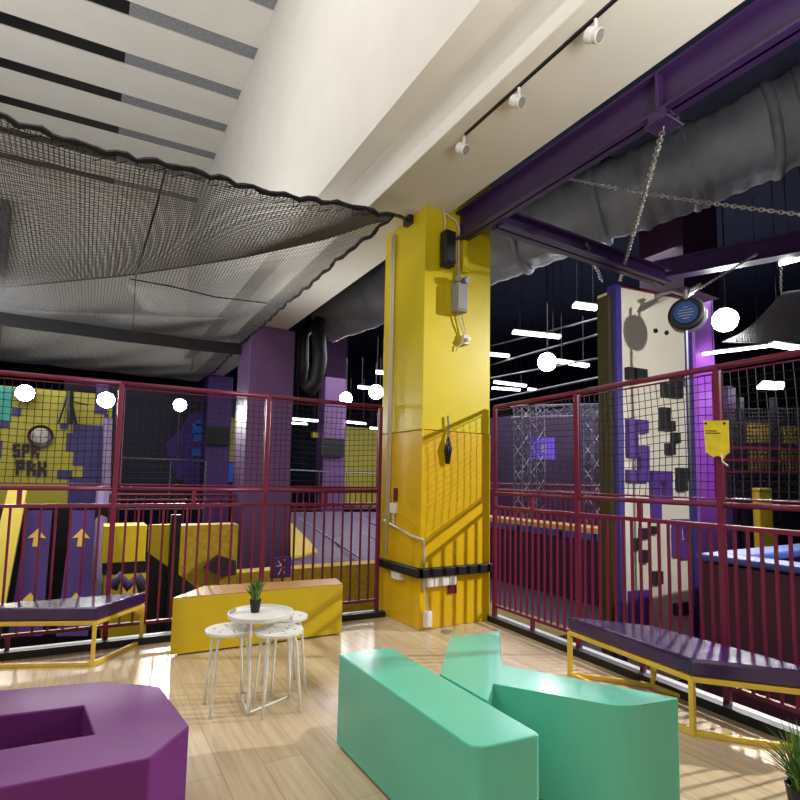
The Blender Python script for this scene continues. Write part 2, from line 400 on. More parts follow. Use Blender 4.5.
# yellow block
yb = thing('bench_block', 'long yellow bench block standing behind the white table and stools', 'bench', (1.4, 4.45, 0))
poly = [(.61, 4.345), (1.985, 4.29), (2.04, 4.56), (.9, 4.70)]
MB().prism(poly, .012, .425).build('body', YBLK, yb, bevel=.005)
MB().prism(poly, .426, .432).build('top_panel', TAN, yb)['label'] = 'tan top panel'
# vinyl benches on yellow frames
def vbench(poly, corners, label, extra=()):
    cx = sum(q[0] for q in poly)/len(poly); cy = sum(q[1] for q in poly)/len(poly)
    t = thing('vinyl_bench', label, 'bench', (cx, cy, 0), 'purple vinyl benches')
    MB().prism(poly, .312, .405).build('cushion', VINYL, t, bevel=.018, segs=3)
    ins = [(q[0]+(cx-q[0])*.03, q[1]+(cy-q[1])*.03) for q in poly]
    fr = MB(); n = len(ins)
    for z in (.297, .015):
        for i in range(n): fr.bar((*ins[i], z), (*ins[(i+1) % n], z), .028, .028)
    fr.build('frame', YFR, t, bevel=.003)
    for c in corners: MB().bar((ins[c][0], ins[c][1], .0), (ins[c][0], ins[c][1], .30), .028, .028).build('leg', YFR, t, bevel=.003)
    for a, b in extra: MB().bar((a, b, 0), (a, b, .30), .028, .028).build('leg', YFR, t, bevel=.003)
vbench([(3.0, 2.69), (2.90, 1.73), (3.33, 1.25), (3.345, 1.6), (3.34, 2.26)], [0, 1, 2, 4], 'purple vinyl bench on a yellow frame along the right fence')
vbench([(.47, 4.80), (.12, 4.38), (-.74, 4.77), (-.76, 4.83)], [0, 1, 2], 'purple vinyl bench on a yellow frame along the left fence')

# stools and table
def seat_holes(c, R, z):
    mb = MB(); nr, ns = 7, 36; vs = []
    for i in range(nr+1):
        r = R*(i/nr) if i else .0005
        vs += [(c[0]+r*math.cos(2*math.pi*j/ns), c[1]+r*math.sin(2*math.pi*j/ns), z) for j in range(ns)]
    fs = []
    for i in range(nr):
        for j in range(ns):
            if (i == 2 and j % 9 in (0, 1)) or (i == 4 and j % 6 in (3,)) : continue
            fs.append((i*ns+j, i*ns+(j+1) % ns, (i+1)*ns+(j+1) % ns, (i+1)*ns+j))
    mb.add(vs, fs); return mb
def stool(loc, label, rot):
    t = thing('stool', label, 'stool', (0, 0, 0), 'white round stools at the tray table')
    o = seat_holes((0, 0), .142, .445).build('seat', WHT, t)
    sd = o.modifiers.new('thick', 'SOLIDIFY'); sd.thickness = .014; sd.offset = 0
    for k in range(4):
        a = rot+math.pi/2*k; c, s_ = math.cos(a), math.sin(a)
        MB().tube([(c*r, s_*r, z) for r, z in ((.03, .428), (.075, .43), (.095, .424), (.108, .405), (.118, .37), (.138, .18), (.155, 0))], .0085, 8).build('leg', WHT, t, smooth=True)
    MB().lathe([(.10, 0), (.10, .006)], (0, 0, .424), n=24).build('seat_plate', WHT, t)
    t.location = loc; OFF[t] = Vector(loc); return t
st = stool((.785, 3.265, 0), 'white round stool on the left side of the tray table', .75)
dup(st, (1.035, 3.115, 0), 'white round stool in front of the tray table, nearest of the three')
dup(st, (1.17, 3.40, 0), 'white round stool behind the right side of the tray table')
TB = (.965, 3.265)
tt = thing('tray_table', 'small round white tray table with a potted grass on it', 'table', (*TB, 0))
MB().lathe([(.005, 0), (.187, 0), (.196, .006), (.196, .026), (.192, .026), (.19, .008), (.182, .006), (.005, .006)], (*TB, .505), n=48).build('tray', WHT, tt, smooth=False)
for a in (-122, -12, 108):
    c, s_ = math.cos(math.radians(a)), math.sin(math.radians(a))
    MB().tube([(TB[0]+c*.188, TB[1]+s_*.188, .51), (TB[0]+c*.188, TB[1]+s_*.188, .012)], .008, 8).build('leg', WHT, tt)
MB().tube([(TB[0]+.188*math.cos(math.radians(q)), TB[1]+.188*math.sin(math.radians(q)), .012) for q in (-122, -12, 108, 238)], .006, 6).build('base_rod', WHT, tt)
def grass(loc, label, R, H, blades, spread, name='potted_grass'):
    t = thing(name, label, 'plant', loc)
    x, y, z = loc
    MB().lathe([(R*.72, 0), (R*.98, H), (R, H), (R, H*1.03), (R*.88, H*1.03), (R*.85, H*.86), (.001, H*.86)], loc, n=20).build('pot', BLACK, t, smooth=False)
    for name_, M, part in (('foliage', GRASS, 0), ('tips', GRASS2, 1)):
        mb = MB()
        for i in range(blades//(1+part)):
            a = random.random()*6.28; r0 = R*.6*random.random()**.5; out_ = spread*(.15+random.random()); h = H*(.9+1.1*random.random())*1.15
            ca, sa = math.cos(a), math.sin(a); pts = []
            for k in range(5):
                q = k/4; rr = r0+out_*q**2; pts.append((x+ca*rr, y+sa*rr, z+H*.85+h*(q-.25*q*q*(out_/spread))))
            mb.tube(pts, [.0028, .003, .0026, .0018, .0004], 4)
        mb.build(name_, M, t)
    return t
pp = at(255, 612, 2, .512)
grass((pp.x, pp.y, .512), 'small grass plant in a black pot on the white tray table', .036, .075, 90, .045)
pq = at(797, 800, 2, .1)
grass((2.60, 1.09, 0), 'grass plant in a dark pot on the floor at the right edge', .07, .13, 110, .12)

# ================================================================== COLUMN FITTINGS (front face y=4.08, left face x=2.65)
FY, FX = 4.08, 2.65
sp = thing('speaker', 'black wall speaker high on the front of the yellow column', 'speaker', (2.90, FY-.07, 3.45))
cab = MB().box((2.80, FY-.14, 3.40), (2.92, FY-.03, 3.75)).build('cabinet', BLACK, sp, bevel=.015)
MB().box((2.81, FY-.146, 3.42), (2.91, FY-.14, 3.73)).build('grille', DKMET, cab)
MB().box((2.84, FY-.03, 3.5), (2.88, FY, 3.6)).build('bracket', DKMET, sp)
MB().tube([(2.86, FY-.03, 3.75), (2.87, FY-.02, 3.88), (2.86, FY-.015, 3.99)], .012, 6).build('cable', CONDU, sp)
bx = thing('junction_box', 'grey junction box under the speaker on the yellow column', 'box', (3.10, FY-.05, 3.06))
MB().box((2.96, FY-.10, 2.99), (3.10, FY, 3.27)).build('case', GREYM, bx, bevel=.01)
MB().box((2.972, FY-.108, 3.01), (3.088, FY-.10, 3.25)).build('cover', GREYM, bx, bevel=.004)
sl = thing('spotlight', 'twin-head emergency spotlight on top of the grey junction box', 'lamp', (3.08, FY-.06, 3.34))
for dx in (-.05, .055):
    MB().lathe([(.02, -.05), (.036, 0), (.04, .02), (.034, .03)], (3.03+dx, FY-.08, 3.32), (dx*4, -1, -.3), 16).build('lamp_head', GREYM, sl)
MB().box((3.0, FY-.08, 3.27), (3.06, FY-.03, 3.295)).build('base', GREYM, sl)
so = thing('socket', 'white plug socket with cables below the grey junction box', 'socket', (3.15, FY-.02, 2.70))
MB().box((3.09, FY-.045, 2.69), (3.165, FY, 2.79)).build('plate', CONDU, so, bevel=.006)
MB().lathe([(.02, 0), (.02, .03)], (3.14, FY-.045, 2.74), (0, -1, 0), 12).build('plug', WHT, so)
for k, (x0, x1, zz) in enumerate(((3.05, 3.11, 2.79), (3.10, 3.13, 2.79))):
    MB().tube([(x0-.03, FY-.03, 2.99), (x0, FY-.03, 2.9), (x1, FY-.03, zz)], .007, 6).build('cable', CONDU, so)
MB().tube([(3.10, FY-.03, 2.70), (3.06, FY-.03, 2.68), (3.02, FY-.01, 2.62)], .007, 6).build('cable', CONDU, so)
def tag1(mb, name, m, label, cat, group=None, **k): return setp(mb.build(name, m, **k), label, cat, group)
tag1(MB().box((3.07, FY-.055, 3.42), (3.13, FY, 4.0)), 'cable_duct', YEL, 'yellow cable duct running up beside the speaker to the soffit', 'duct', bevel=.006)
tag1(MB().tube([(2.88, FY-.02, 3.97), (3.0, FY-.02, 3.93), (3.04, FY-.02, 3.85), (3.04, FY-.02, 3.35)], .011, 8), 'cable', CONDU, 'pale cable looping from the speaker top down to the junction box', 'cable', smooth=True)
tag1(MB().tube([(FX-.02, 4.68, .60), (FX-.02, 4.68, 3.93)], .014, 8).tube([(FX-.02, 4.64, .9), (FX-.02, 4.64, 3.93)], .011, 8), 'conduit', CONDU, 'pair of pale conduits up the left side of the yellow column', 'conduit', smooth=True)
tag1(MB().tube([(FX-.015, 4.74, .94), (FX-.018, 4.2, .83), (FX-.02, 4.06, .82), (2.66, FY-.02, .82), (2.68, FY-.02, .79), (2.68, FY-.02, .56)], .013, 8), 'conduit', CONDU, 'pale conduit bending round the column corner down to the black rail', 'conduit', smooth=True)
rl = thing('socket_rail', 'black socket rail wrapped round the foot of the yellow column', 'rail', (2.9, 4.05, .5))
MB().box((2.60, FY-.07, .475), (3.45, FY, .555)).build('front_rail', BLACK, rl, bevel=.006)
MB().box((2.585, FY-.07, .475), (FX, 4.80, .555)).build('side_rail', BLACK, rl, bevel=.006)
for k in range(4):
    x0 = 2.70+k*.085
    s1_ = tag1(MB().box((x0, FY-.05, .385), (x0+.075, FY, .472)), 'wall_socket', WHT, ['white wall socket under the black rail, nearest the column corner', 'white wall socket under the black rail, second from the column corner', 'white wall socket under the black rail, third from the column corner', 'white wall socket under the black rail, farthest from the corner'][k], 'socket', 'sockets under the black rail', bevel=.006)
for k in range(2):
    y0 = 4.36+k*.085
    tag1(MB().box((FX-.05, y0, .40), (FX, y0+.075, .472)), 'wall_socket', WHT, ['white socket under the rail on the left column side, nearer the corner', 'white socket under the rail on the left column side, nearer the fence'][k], 'socket', 'sockets on the left column side', bevel=.006)
tag1(MB().box((2.96, FY-.012, .30), (3.06, FY, .40)), 'notice', REDL, 'dark red square notice below the white sockets', 'sign')
tag1(MB().box((FX-.01, 4.50, 1.14), (FX, 4.57, 1.27)), 'notice', REDL, 'dark red notice on the left side of the yellow column', 'sign')
ws = thing('wall_switch', 'white switch box below the dark red notice on the left column side', 'switch', (FX-.02, 4.55, 1.0))
MB().box((FX-.035, 4.50, 1.02), (FX, 4.60, 1.12)).build('box', WHT, ws, bevel=.006)
MB().tube([(FX-.015, 4.55, 1.02), (FX-.015, 4.55, .90)], .009, 6).build('cable', CONDU, ws)
tag1(MB().tube([(2.68, FY-.03, .475), (2.67, FY-.035, .40), (2.70, FY-.04, .28), (2.73, FY-.03, .16)], .009, 8), 'cable', CONDU, 'pale cable hanging from the black rail to the low socket', 'cable', smooth=True)
tag1(MB().box((2.69, FY-.045, .03), (2.765, FY, .17)), 'wall_socket', WHT, 'white socket at the foot of the yellow column', 'socket', bevel=.006)
# dark hanging padlock cluster
hk = thing('keychain', 'dark bunch of straps hanging on the front of the yellow column', 'strap', (2.93, FY-.02, 1.6))
MB().tube([(2.93, FY-.02, 1.97), (2.94, FY-.02, 1.85), (2.93, FY-.02, 1.76)], .010, 6).build('cord', GREYM, hk)
mb = MB()
for k in range(7):
    a = k*.9; mb.tube([(2.93, FY-.03, 1.76), (2.93+.035*math.cos(a), FY-.03-.012*math.sin(a), 1.66-.02*(k % 3)), (2.93+.015*math.cos(a), FY-.025, 1.54-.03*(k % 2))], .010, 6)
mb.build('straps', BLACK, hk, smooth=True)
fl_ = at(447, 632, 2, .0)
tag1(MB().lathe([(.055, 0), (.055, .006), (.045, .009)], (fl_.x, fl_.y, 0), n=24), 'floor_socket', DISP, 'small metal floor socket lid in front of the yellow column', 'socket')

# ================================================================== OVERHEAD NET
HK = Vector((2.25, 4.01, 3.76))
nb = MB(); NX0, NX1, NY0, NY1 = -3.6, 2.25, 3.93, 14.0
def nf(s, t):
    x = NX0+(NX1-NX0)*s; y = NY0+(NY1-NY0)*t
    sag = .30*math.sin(math.pi*min(1, max(0, t*1.75-0.02)) if t < .56 else 0)*(1-s**6)
    sag += .12*math.sin(math.pi*(t-.56)/.44) if t > .56 else 0
    edge = -.10*math.sin(math.pi*min(1, s*1.0))*(1-t)**6+.07*(1-s)*(1-t)**3
    if t < .56:  y += .45*math.sin(math.pi*s*.9)*(1-t/.56)*.6
    xx = x-.03*math.sin(math.pi*min(1, t/.5))*s**8
    return Vector((xx, y, 3.75-sag+edge+.02*math.sin(5*x+2*y)*math.sin(1.3*y)))
on = thing('overhead_net', 'black safety net stretched flat above the left side from the column hook', 'net', (-.5, 9, 3.7))
net(nb, nf, 180, 300, .0029, 44, 64)
nb.build('mesh', OVERNET, on)
cr = [at(*q, 2, z_) for q, z_ in (((-160, 285), 3.35), ((10, 287), 3.35), ((130, 275), 3.42), ((240, 258), 3.52), ((330, 238), 3.64), ((386, 218), 3.74))]
def crease(s):
    x = NX0+(NX1-NX0)*s
    for a, b in zip(cr, cr[1:]):
        if x <= b.x or b is cr[-1]:
            k = max(-.6, min(1, (x-a.x)/(b.x-a.x))); q = a.lerp(b, k); return Vector((x, q.y, q.z))
def nf2(s, t):
    a = nf(s, 0); b = crease(s); q = a.lerp(b, t); q.z -= .10*math.sin(math.pi*t)*math.sin(math.pi*min(1, s)); return q
nb = net(MB(), nf2, 180, 60, .0029, 44, 12); nb.tube([nf2(i/40, 1) for i in range(41)], .008, 6)
nb.build('hanging_flap', OVERNET, on)
rag = MB(); pts = [nf(i/90, 0)+Vector((0, .012*math.sin(i*2.3), .014*math.sin(i*1.7))) for i in range(91)]
rag.tube(pts, [.016+.008*abs(math.sin(i*1.9)) for i in range(91)], 6)
for i in range(0, 90, 2):
    q = pts[i]; rag.tube([q, q+Vector((.03*math.sin(i), .03, -.05-.03*abs(math.sin(i*3)))), q+Vector((.07, .02, -.03))], .004, 4)
rag.build('front_hem', NETM, on)
rag = MB(); pts = [nf(1, i/90)+Vector((.016*math.sin(i*2.1), 0, .012*math.sin(i*1.3))) for i in range(91)]
rag.tube(pts, [.015+.008*abs(math.sin(i*1.7)) for i in range(91)], 6); rag.build('side_hem', NETM, on)
fold = MB()
for i in range(40):
    a = nf(i/40, .555); b = nf((i+1)/40, .555)
    fold.hexa([a+Vector((0, -.02, -.20)), b+Vector((0, -.02, -.20)), b+Vector((0, .02, -.20)), a+Vector((0, .02, -.20)), a, b, b+Vector((0, .02, 0)), a+Vector((0, .02, 0))])
fold.build('fold_hem', mat('dark_net_fold', '#1b1b1d', .9, .2, 20), on)
def cord(name, pts, r, label, m=BLACK): return MB().tube(pts, r, 6).build(name, m, on, smooth=True)
cord('tie_rope', [at(166, 170, 2, 3.74), at(158, 200, 2, 3.58), at(148, 235, 2, 3.42), at(136, 275, 2, 3.36), at(134, 305, 2, 3.42), at(133, 335, 2, 3.5)], .008, '')
cord('tie_rope', [at(130, 279, 2, 3.37), at(170, 286, 2, 3.36), at(215, 297, 2, 3.42), at(266, 303, 2, 3.64)], .008, '')
hk = thing('net_hook', 'black hook clamp tying the overhead net to the yellow column', 'hook', (2.6, 4.2, 3.75))
MB().tube([HK, HK.lerp(Vector((2.62, 4.36, 3.96)), .5)+Vector((0, 0, .01)), Vector((2.62, 4.36, 3.96))], .018, 8).build('strap', BLACK, hk)
MB().box((2.60, 4.30, 3.91), (2.655, 4.42, 4.0)).build('clamp', DKMET, hk, bevel=.008)

# ================================================================== TRACK LIGHTS under the soffit
tr = at(600, 18, 2, 4.0); t2 = at(462, 132, 2, 4.0)
tx = (tr.x+t2.x)/2
tag1(MB().box((tx-.010, .6, 3.985), (tx+.010, t2.y, 4.0)), 'light_track', BLACK, 'slim dark lighting track fixed under the cream soffit', 'track')
for (px, py), lb in (((596, 42), 'white track spotlight nearest the viewer under the soffit'), ((519, 103), 'white track spotlight, middle one of the three under the soffit'), ((464, 142), 'white track spotlight closest to the yellow column')):
    q = at(px, py, 0, tx); q.z = 3.86
    t = thing('track_spotlight', lb, 'lamp', (q.x, q.y, 3.98), 'track spotlights under the soffit')
    MB().tube([(q.x, q.y, 3.98), (q.x, q.y, 3.90)], .010, 8).build('stem', WHT, t)
    ax_ = (.15, -.8, -.6)
    hs = MB().lathe([(.012, -.05), (.030, -.04), (.038, -.01), (.040, .03), (.035, .034), (.033, .02), (.001, .016)], (q.x, q.y, 3.88), ax_, 20).build('housing', mat('lamp_white', '#d8d5cc', .4, .03), t)
    MB().lathe([(.001, .018), (.032, .022), (.032, .026), (.001, .026)], (q.x, q.y, 3.88), ax_, 20).build('lens', GREYM, hs)
    fin = MB()
    for k in range(5): fin.lathe([(.02, -.055+k*.010), (.041, -.055+k*.010), (.041, -.051+k*.010), (.02, -.051+k*.010)], (q.x, q.y, 3.88), ax_, 16)
    fin.build('cooling_fin', WHT, hs)

# ================================================================== BEAMS, DUCTS, CHAINS
def ibeam(mb, A, B, w=.20, h=.28, t=.022):
    A = Vector(A); B = Vector(B); d = B-A; u = d.normalized(); e = u.cross(Vector((0, 0, 1))).normalized(); z = e.cross(u)
    for o_, ww, hh in ((-h/2, w, t), (h/2-t, w, t)):
        mb.obox(A-e*ww/2+z*o_, e*ww, z*hh, d)
    mb.obox(A-e*t/2+z*(-h/2), e*t, z*h, d); return mb
b1 = thing('steel_beam', 'long purple steel beam running along the right edge of the soffit', 'beam', (3.12, 1.5, 3.8))
ibeam(MB(), (3.07, -3.3, 3.88), (3.07, 4.07, 3.88), .13, .28, .018).build('girder', STEELB, b1)
bk = MB().box((3.0, 1.86, 3.68), (3.16, 1.98, 3.738)).box((3.0, 1.90, 3.74), (3.06, 1.925, 4.0)).box((2.99, 1.84, 3.665), (3.17, 2.0, 3.68))
bk.build('bracket', STEELB, b1, bevel=.004)
for dx in (.04, .11): MB().lathe([(.010, 0), (.010, .02)], (3.0+dx, 1.86, 3.71), (0, -1, 0), 8).build('bolt', DKMET, b1)
tag1(ibeam(MB(), (3.15, 3.62, 3.80), (5.75, 3.62, 3.80), .16, .17), 'steel_beam', STEELB, 'purple steel beam from the yellow column out over the climbing wall', 'beam')
tag1(ibeam(MB(), D(655, 272, 8.0), D(830, 238, 6.6), .2, .28), 'steel_beam', STEELB, 'purple steel beam above the bright floodlight on the right', 'beam')
def duct(pts, r, seg=30):
    mb = MB(); P = [Vector(q) for q in pts]; out_ = []; rr = []
    for i in range(len(P)-1):
        for k in range(seg): out_.append(P[i].lerp(P[i+1], k/seg))
    out_.append(P[-1])
    for i, q in enumerate(out_): rr.append(r*(1+.025*math.sin(i*1.7)+(.06 if i % 12 == 0 else 0)))
    mb.tube(out_, rr, 28); 
    for v in mb.v: v.z += .03*math.sin(v.x*9+v.y*7); v.x += .02*math.sin(v.z*14+v.y*5)
    return mb
dk = thing('air_duct', 'large grey wrapped air duct slanting across the hall ceiling', 'duct', D(640, 180, 7))
duct([D(900, 62, 5.6), D(800, 118, 6.2), D(640, 190, 7.2), D(480, 252, 8.4), D(330, 314, 10.2)], .52).build('wrapped_pipe', DUCT, dk, smooth=True)
for (px, py, d_) in ((770, 132, 6.35), (690, 168, 6.9), (600, 206, 7.5), (520, 238, 8.1)):
    c = D(px, py, d_); c2 = D(px-3, py+1.4, d_+.02)
    MB().lathe([(.55, -.05), (.575, -.02), (.575, .02), (.55, .05)], c, (D(640, 190, 7.2)-D(480, 252, 8.4)), 28).build('joint_band', DUCT, dk, smooth=True)
tag1(MB().tube([D(520, 190, 9.0), D(600, 152, 8.0)], .22, 20).lathe([(.26, 0), (.26, .06), (.16, .06)], D(600, 152, 8.0), D(600, 152, 8.0)-D(520, 190, 9.0), 20), 'round_duct', DKMET, 'dark round duct with a flanged end above the grey duct', 'duct')
hd = thing('hose_duct', 'dark drooping flexible ducts beside the biggest purple column', 'duct', D(315, 350, 9.5))
MB().tube([D(322, 316, 10.1), D(318, 325, 9.6), D(320, 360, 9.5), D(316, 382, 9.5), D(306, 392, 9.5)], .13, 12).build('hose', DKMET, hd, smooth=True)
MB().tube([D(318, 314, 10.2), D(303, 335, 9.8), D(303, 365, 9.8), D(301, 385, 9.8)], .11, 12).build('hose', DKMET, hd, smooth=True)
def chain(A, B, label, sag=0, link=.06, r=.0055, m=CHAIN):
    A = Vector(A); B = Vector(B); L = (B-A).length; n = int(L/(link*.72)); mb = MB(); d = (B-A).normalized()
    a = Vector((0, 0, 1)) if abs(d.z) < .9 else Vector((1, 0, 0)); e = d.cross(a).normalized(); g = d.cross(e)
    for i in range(n):
        c = A.lerp(B, (i+.5)/n)-Vector((0, 0, sag*4*((i+.5)/n)*(1-(i+.5)/n))); w = e if i % 2 else g
        pts = [c+d*(math.cos(q)*link*.5)+w*(math.sin(q)*link*.28) for q in [k*math.pi/4 for k in range(9)]]
        mb.tube(pts, r, 5, False)
    return tag1(mb, 'chain', m, label, 'chain', 'steel chains in the hall roof', smooth=True)
P_br = Vector((3.08, 1.92, 3.665)); P_top = D(620, 281, 6.3); P_tl = D(602, 281, 6.35)
chain(P_br, P_top, 'steel chain from the beam bracket down to the climbing wall top')
chain(P_tl, D(586, 243, 5.4), 'short steel chain from the climbing wall up to the purple cross beam')
chain(D(553, 175, 6.8), D(815, 216, 4.6), 'long steel chain crossing level in front of the grey duct', .04)
chain(D(697, 290, 6.0), D(757, 254, 6.7), 'thin steel chain slanting up from the belay drum to a purple beam', 0, .05, .0045)
chain(D(781, 292, 7), D(781, 268, 7), 'short vertical chain holding the hanging net on the right', 0, .05, .0045)

# ================================================================== CLIMBING WALL
U = Vector((.994, -.11, 0)); V = Vector((.11, .994, 0)); N = -V
P0 = D(621, 400, 6.3); P0.z = 0
def sz(px, py):
    q = onpl(px, py, P0, V); return ((q-P0).dot(U), q.z)
sw = sz(686, 400)[0]; ztop = sz(622, 288)[1]; zt2 = sz(688, 301)[1]
cw = thing('climbing_wall', 'tall cream climbing wall with violet edges and pixel holds', 'climbing wall', tuple(P0+Vector((0, 0, HZ))))
B0 = P0+Vector((0, 0, HZ))
MB().hexa([B0, B0+U*sw, B0+U*sw+V*.35, B0+V*.35, P0+Vector((0, 0, ztop)), P0+U*sw+Vector((0, 0, zt2)), P0+U*sw+V*.35+Vector((0, 0, zt2)), P0+V*.35+Vector((0, 0, ztop))]).build('climbing_face', SLAB, cw)
MB().obox(B0-U*.085+N*.03, U*.085, V*.14, (0, 0, ztop-HZ+.02)).build('edge_strip', EDGE, cw)
MB().obox(B0+U*sw+N*.03, U*.11, V*.14, (0, 0, zt2-HZ-.02)).build('edge_strip', EDGE, cw)
MB().obox(B0-U*.14+V*.05, U*.055, V*.17, (0, 0, ztop-HZ-.1)).build('side_panel', OLIVE, cw)
MB().bar(P0+Vector((0, 0, ztop+.015)), P0+U*sw+Vector((0, 0, zt2+.015)), .06, .03).build('top_trim', BURG, cw)
def hold(rects, m, label=None):
    mb = MB()
    for x0, y0, x1, y1 in rects:
        a = sz(x0, (y0+y1)/2)[0]; b = sz(x1, (y0+y1)/2)[0]; c = sz((x0+x1)/2, y1)[1]; d = sz((x0+x1)/2, y0)[1]
        mb.obox(P0+U*a+N*.07+Vector((0, 0, c)), U*(b-a), V*.07, (0, 0, d-c))
    o = mb.build('climbing_hold', m, cw)
    if label: o['label'] = label
q = lambda X0, Y0, X1, Y1: (610+X0/5, 400+Y0/5, 610+X1/5, 400+Y1/5)
g = lambda X0, Y0, X1, Y1: (600+X0/6.67, 540+Y0/6.67, 600+X1/6.67, 540+Y1/6.67)
hold([q(75, 100, 170, 165), q(75, 165, 120, 285), q(120, 230, 175, 285), q(132, 285, 175, 350), q(75, 350, 175, 410)], HPUR, 'purple S-shaped hold')
hold([q(195, 355, 290, 412), q(195, 412, 232, 510), q(257, 412, 290, 510), q(232, 475, 257, 510), q(200, 510, 235, 600)], HPUR, 'purple square ring hold with a tail')
hold([q(305, 595, 388, 640), q(305, 640, 338, 780), q(365, 640, 388, 690), q(338, 700, 388, 790)], HPUR, 'purple hooked hold by the right edge')
hold([g(185, 335, 315, 570)], HPUR, 'purple block hold behind the bench')
for rr in ([q(240, 40, 280, 105), q(240, 105, 305, 155)], [q(300, 165, 330, 217), q(270, 217, 305, 275)], [q(325, 340, 390, 395), q(325, 395, 365, 455)], [q(103, 690, 135, 748)], [q(140, 640, 178, 690), g(255, 65, 302, 147)], [g(340, 205, 390, 290)], [g(485, 415, 595, 495)], [(624.5, 369, 643, 381)], [(660, 385, 678, 398), (669, 376, 680, 386)], [q(195, 630, 222, 668)]):
    hold(rr, HBLK, 'black hold')
for px, py in ((655, 331), (666, 333)):
    s_, z_ = sz(px, py); MB().lathe([(.03, 0), (.03, .02)], P0+U*s_+Vector((0, 0, z_)), N, 12).build('bolt_hole', DKMET, cw)
# belay drum hanging in front of the wall top
bc = D(686, 313, 5.6); bd = (CAM-bc); bd.z = 0; bd.normalize(); bd = (bd+Vector((-.55, -.1, 0))).normalized()
be = thing('belay_drum', 'round silver belay drum with a blue label hung at the climbing wall top', 'belay device', tuple(bc))
MB().lathe([(.06, -.19), (.15, -.18), (.19, -.13), (.19, -.075)], bc, bd, 32).build('rear_shell', DISP, be, smooth=True)
MB().lathe([(.16, -.08), (.172, -.06), (.178, -.03), (.17, .0), (.14, .015), (.13, .01)], bc, bd, 32).build('front_shell', DKMET, be, smooth=True)
MB().lathe([(.001, .012), (.115, .012), (.115, .02), (.001, .02)], bc, bd, 32).build('label_disc', BLUEL, be)
lx = bd.cross(Vector((0, 0, 1))).normalized()
mb = MB()
for k, wd in enumerate((.05, .13, .16, .13, .07)): mb.obox(bc+bd*.02-lx*wd/2+Vector((0, 0, .055-.03*k)), lx*wd, bd*.002, (0, 0, .009))
mb.build('label_lettering', DISP, be)
MB().tube([bc+Vector((0, 0, .15)), bc+Vector((0, 0, .25))], .02, 8).build('hanger', CHAIN, be)
MB().bar(bc+Vector((0, 0, -.16)), Vector((bc.x, bc.y, -.6)), .035, .006).build('webbing', BLACK, be)
tag1(MB().tube([D(655, 296, 6.25), D(672, 291, 6.1), D(686, 296, 5.75), D(697, 288, 6.0)], .022, 6).tube([D(686, 302, 5.75), D(690, 290, 5.8), D(700, 284, 6.1)], .016, 6), 'shackle', CHAIN, 'cluster of steel shackles above the belay drum', 'shackle', smooth=True)

# ================================================================== HALL, RIGHT SIDE
fp = thing('foam_pit', 'dark maroon padded pit wall with a blue top behind the right fence', 'pit', (5.4, 1.5, HZ))
q0 = at(699, 553, 0, 4.75)
MB().box((4.75, -2.5, HZ), (4.98, q0.y, q0.z-.08)).box((4.98, q0.y-.23, HZ), (7.5, q0.y, q0.z-.08)).build('padding', MAROON, fp)
MB().box((4.72, -2.5, q0.z-.06), (5.0, q0.y+.02, q0.z)).build('top_pad', BLUEP, fp, bevel=.02)
MB().box((5.0, q0.y-.26, q0.z-.08), (7.52, q0.y+.02, q0.z)).build('top_pad', BLUEP, fp, bevel=.02)
X8 = 8.6
ya, yb_ = at(598, 530, 0, X8), at(486, 517, 0, X8)
pw = thing('pit_wall', 'maroon padded court wall with tan and blue top pads behind the right fence', 'wall', (X8, (ya.y+yb_.y)/2, HZ))
MB().box((X8, 5.8, HZ), (X8+.3, 15, ya.z-.22)).build('padding', MAROON, pw)
for k in range(22):
    y0 = 5.8+k*.42
    MB().box((X8-.03, y0, ya.z-.22), (X8+.33, y0+.30, ya.z-.08)).build('blue_pad', BLUEP, pw)
    MB().box((X8+.0, y0, ya.z-.08), (X8+.6, y0+.38, ya.z+.02)).build('tan_pad', TANP, pw)
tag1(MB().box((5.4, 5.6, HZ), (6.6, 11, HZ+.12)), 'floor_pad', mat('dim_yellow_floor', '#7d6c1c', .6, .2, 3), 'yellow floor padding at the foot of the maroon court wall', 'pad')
# far fence and truss
def rails(mb, A, B, zs, r=.03, every=.5, n=6):
    A = Vector(A); B = Vector(B)
    for z in zs: mb.tube([A+Vector((0, 0, z)), B+Vector((0, 0, z))], r, n)
    for q_ in (A, B): mb.tube([Vector((q_.x, q_.y, HZ)), q_+Vector((0, 0, max(zs)))], r*.8, n)
    L = (B-A).length
    for k in range(int(L/every)+1):
        qv = A+(B-A)*(k*every/L); mb.tube([qv+Vector((0, 0, min(zs))), qv+Vector((0, 0, max(zs)))], r*.6, n)
    return mb
tag1(rails(MB(), (9.6, 7.0, 0), (9.6, 16, 0), (.4, 1.15, 1.3), .03, .16), 'guard_rail', BURG, 'long burgundy guard rail behind the maroon court wall', 'railing')
tag1(MB().box((11.7, 6, HZ), (12.0, 20, 3.5)), 'partition', mat('plum_haze', '#352044', .6, .2, 2), 'dark plum panel added for the purple haze behind the far burgundy guard rail', 'partition')  # tall plum wall whose colour stands in for purple haze
def truss(mb, A, B, w=.28, r=.018, step=.3):
    A = Vector(A); B = Vector(B); d = (B-A).normalized(); a = Vector((0, 1, 0)) if abs(d.y) < .8 else Vector((1, 0, 0))
    e = d.cross(a).normalized()*w/2; f_ = d.cross(e).normalized()*w/2
    cs = [e+f_, e-f_, -e-f_, -e+f_]
    for c in cs: mb.tube([A+c, B+c], r, 6)
    n = int((B-A).length/step)
    for i in range(n):
        p, q_ = A.lerp(B, i/n), A.lerp(B, (i+1)/n)
        for j in range(4):
            c, c2 = cs[j], cs[(j+1) % 4]; mb.tube([p+c, q_+c2] if i % 2 else [p+c2, q_+c], r*.6, 4)
    return mb
tr_ = thing('stage_truss', 'silver stage truss frame around the violet screen in the far hall', 'truss', tuple(D(555, 430, 13)))
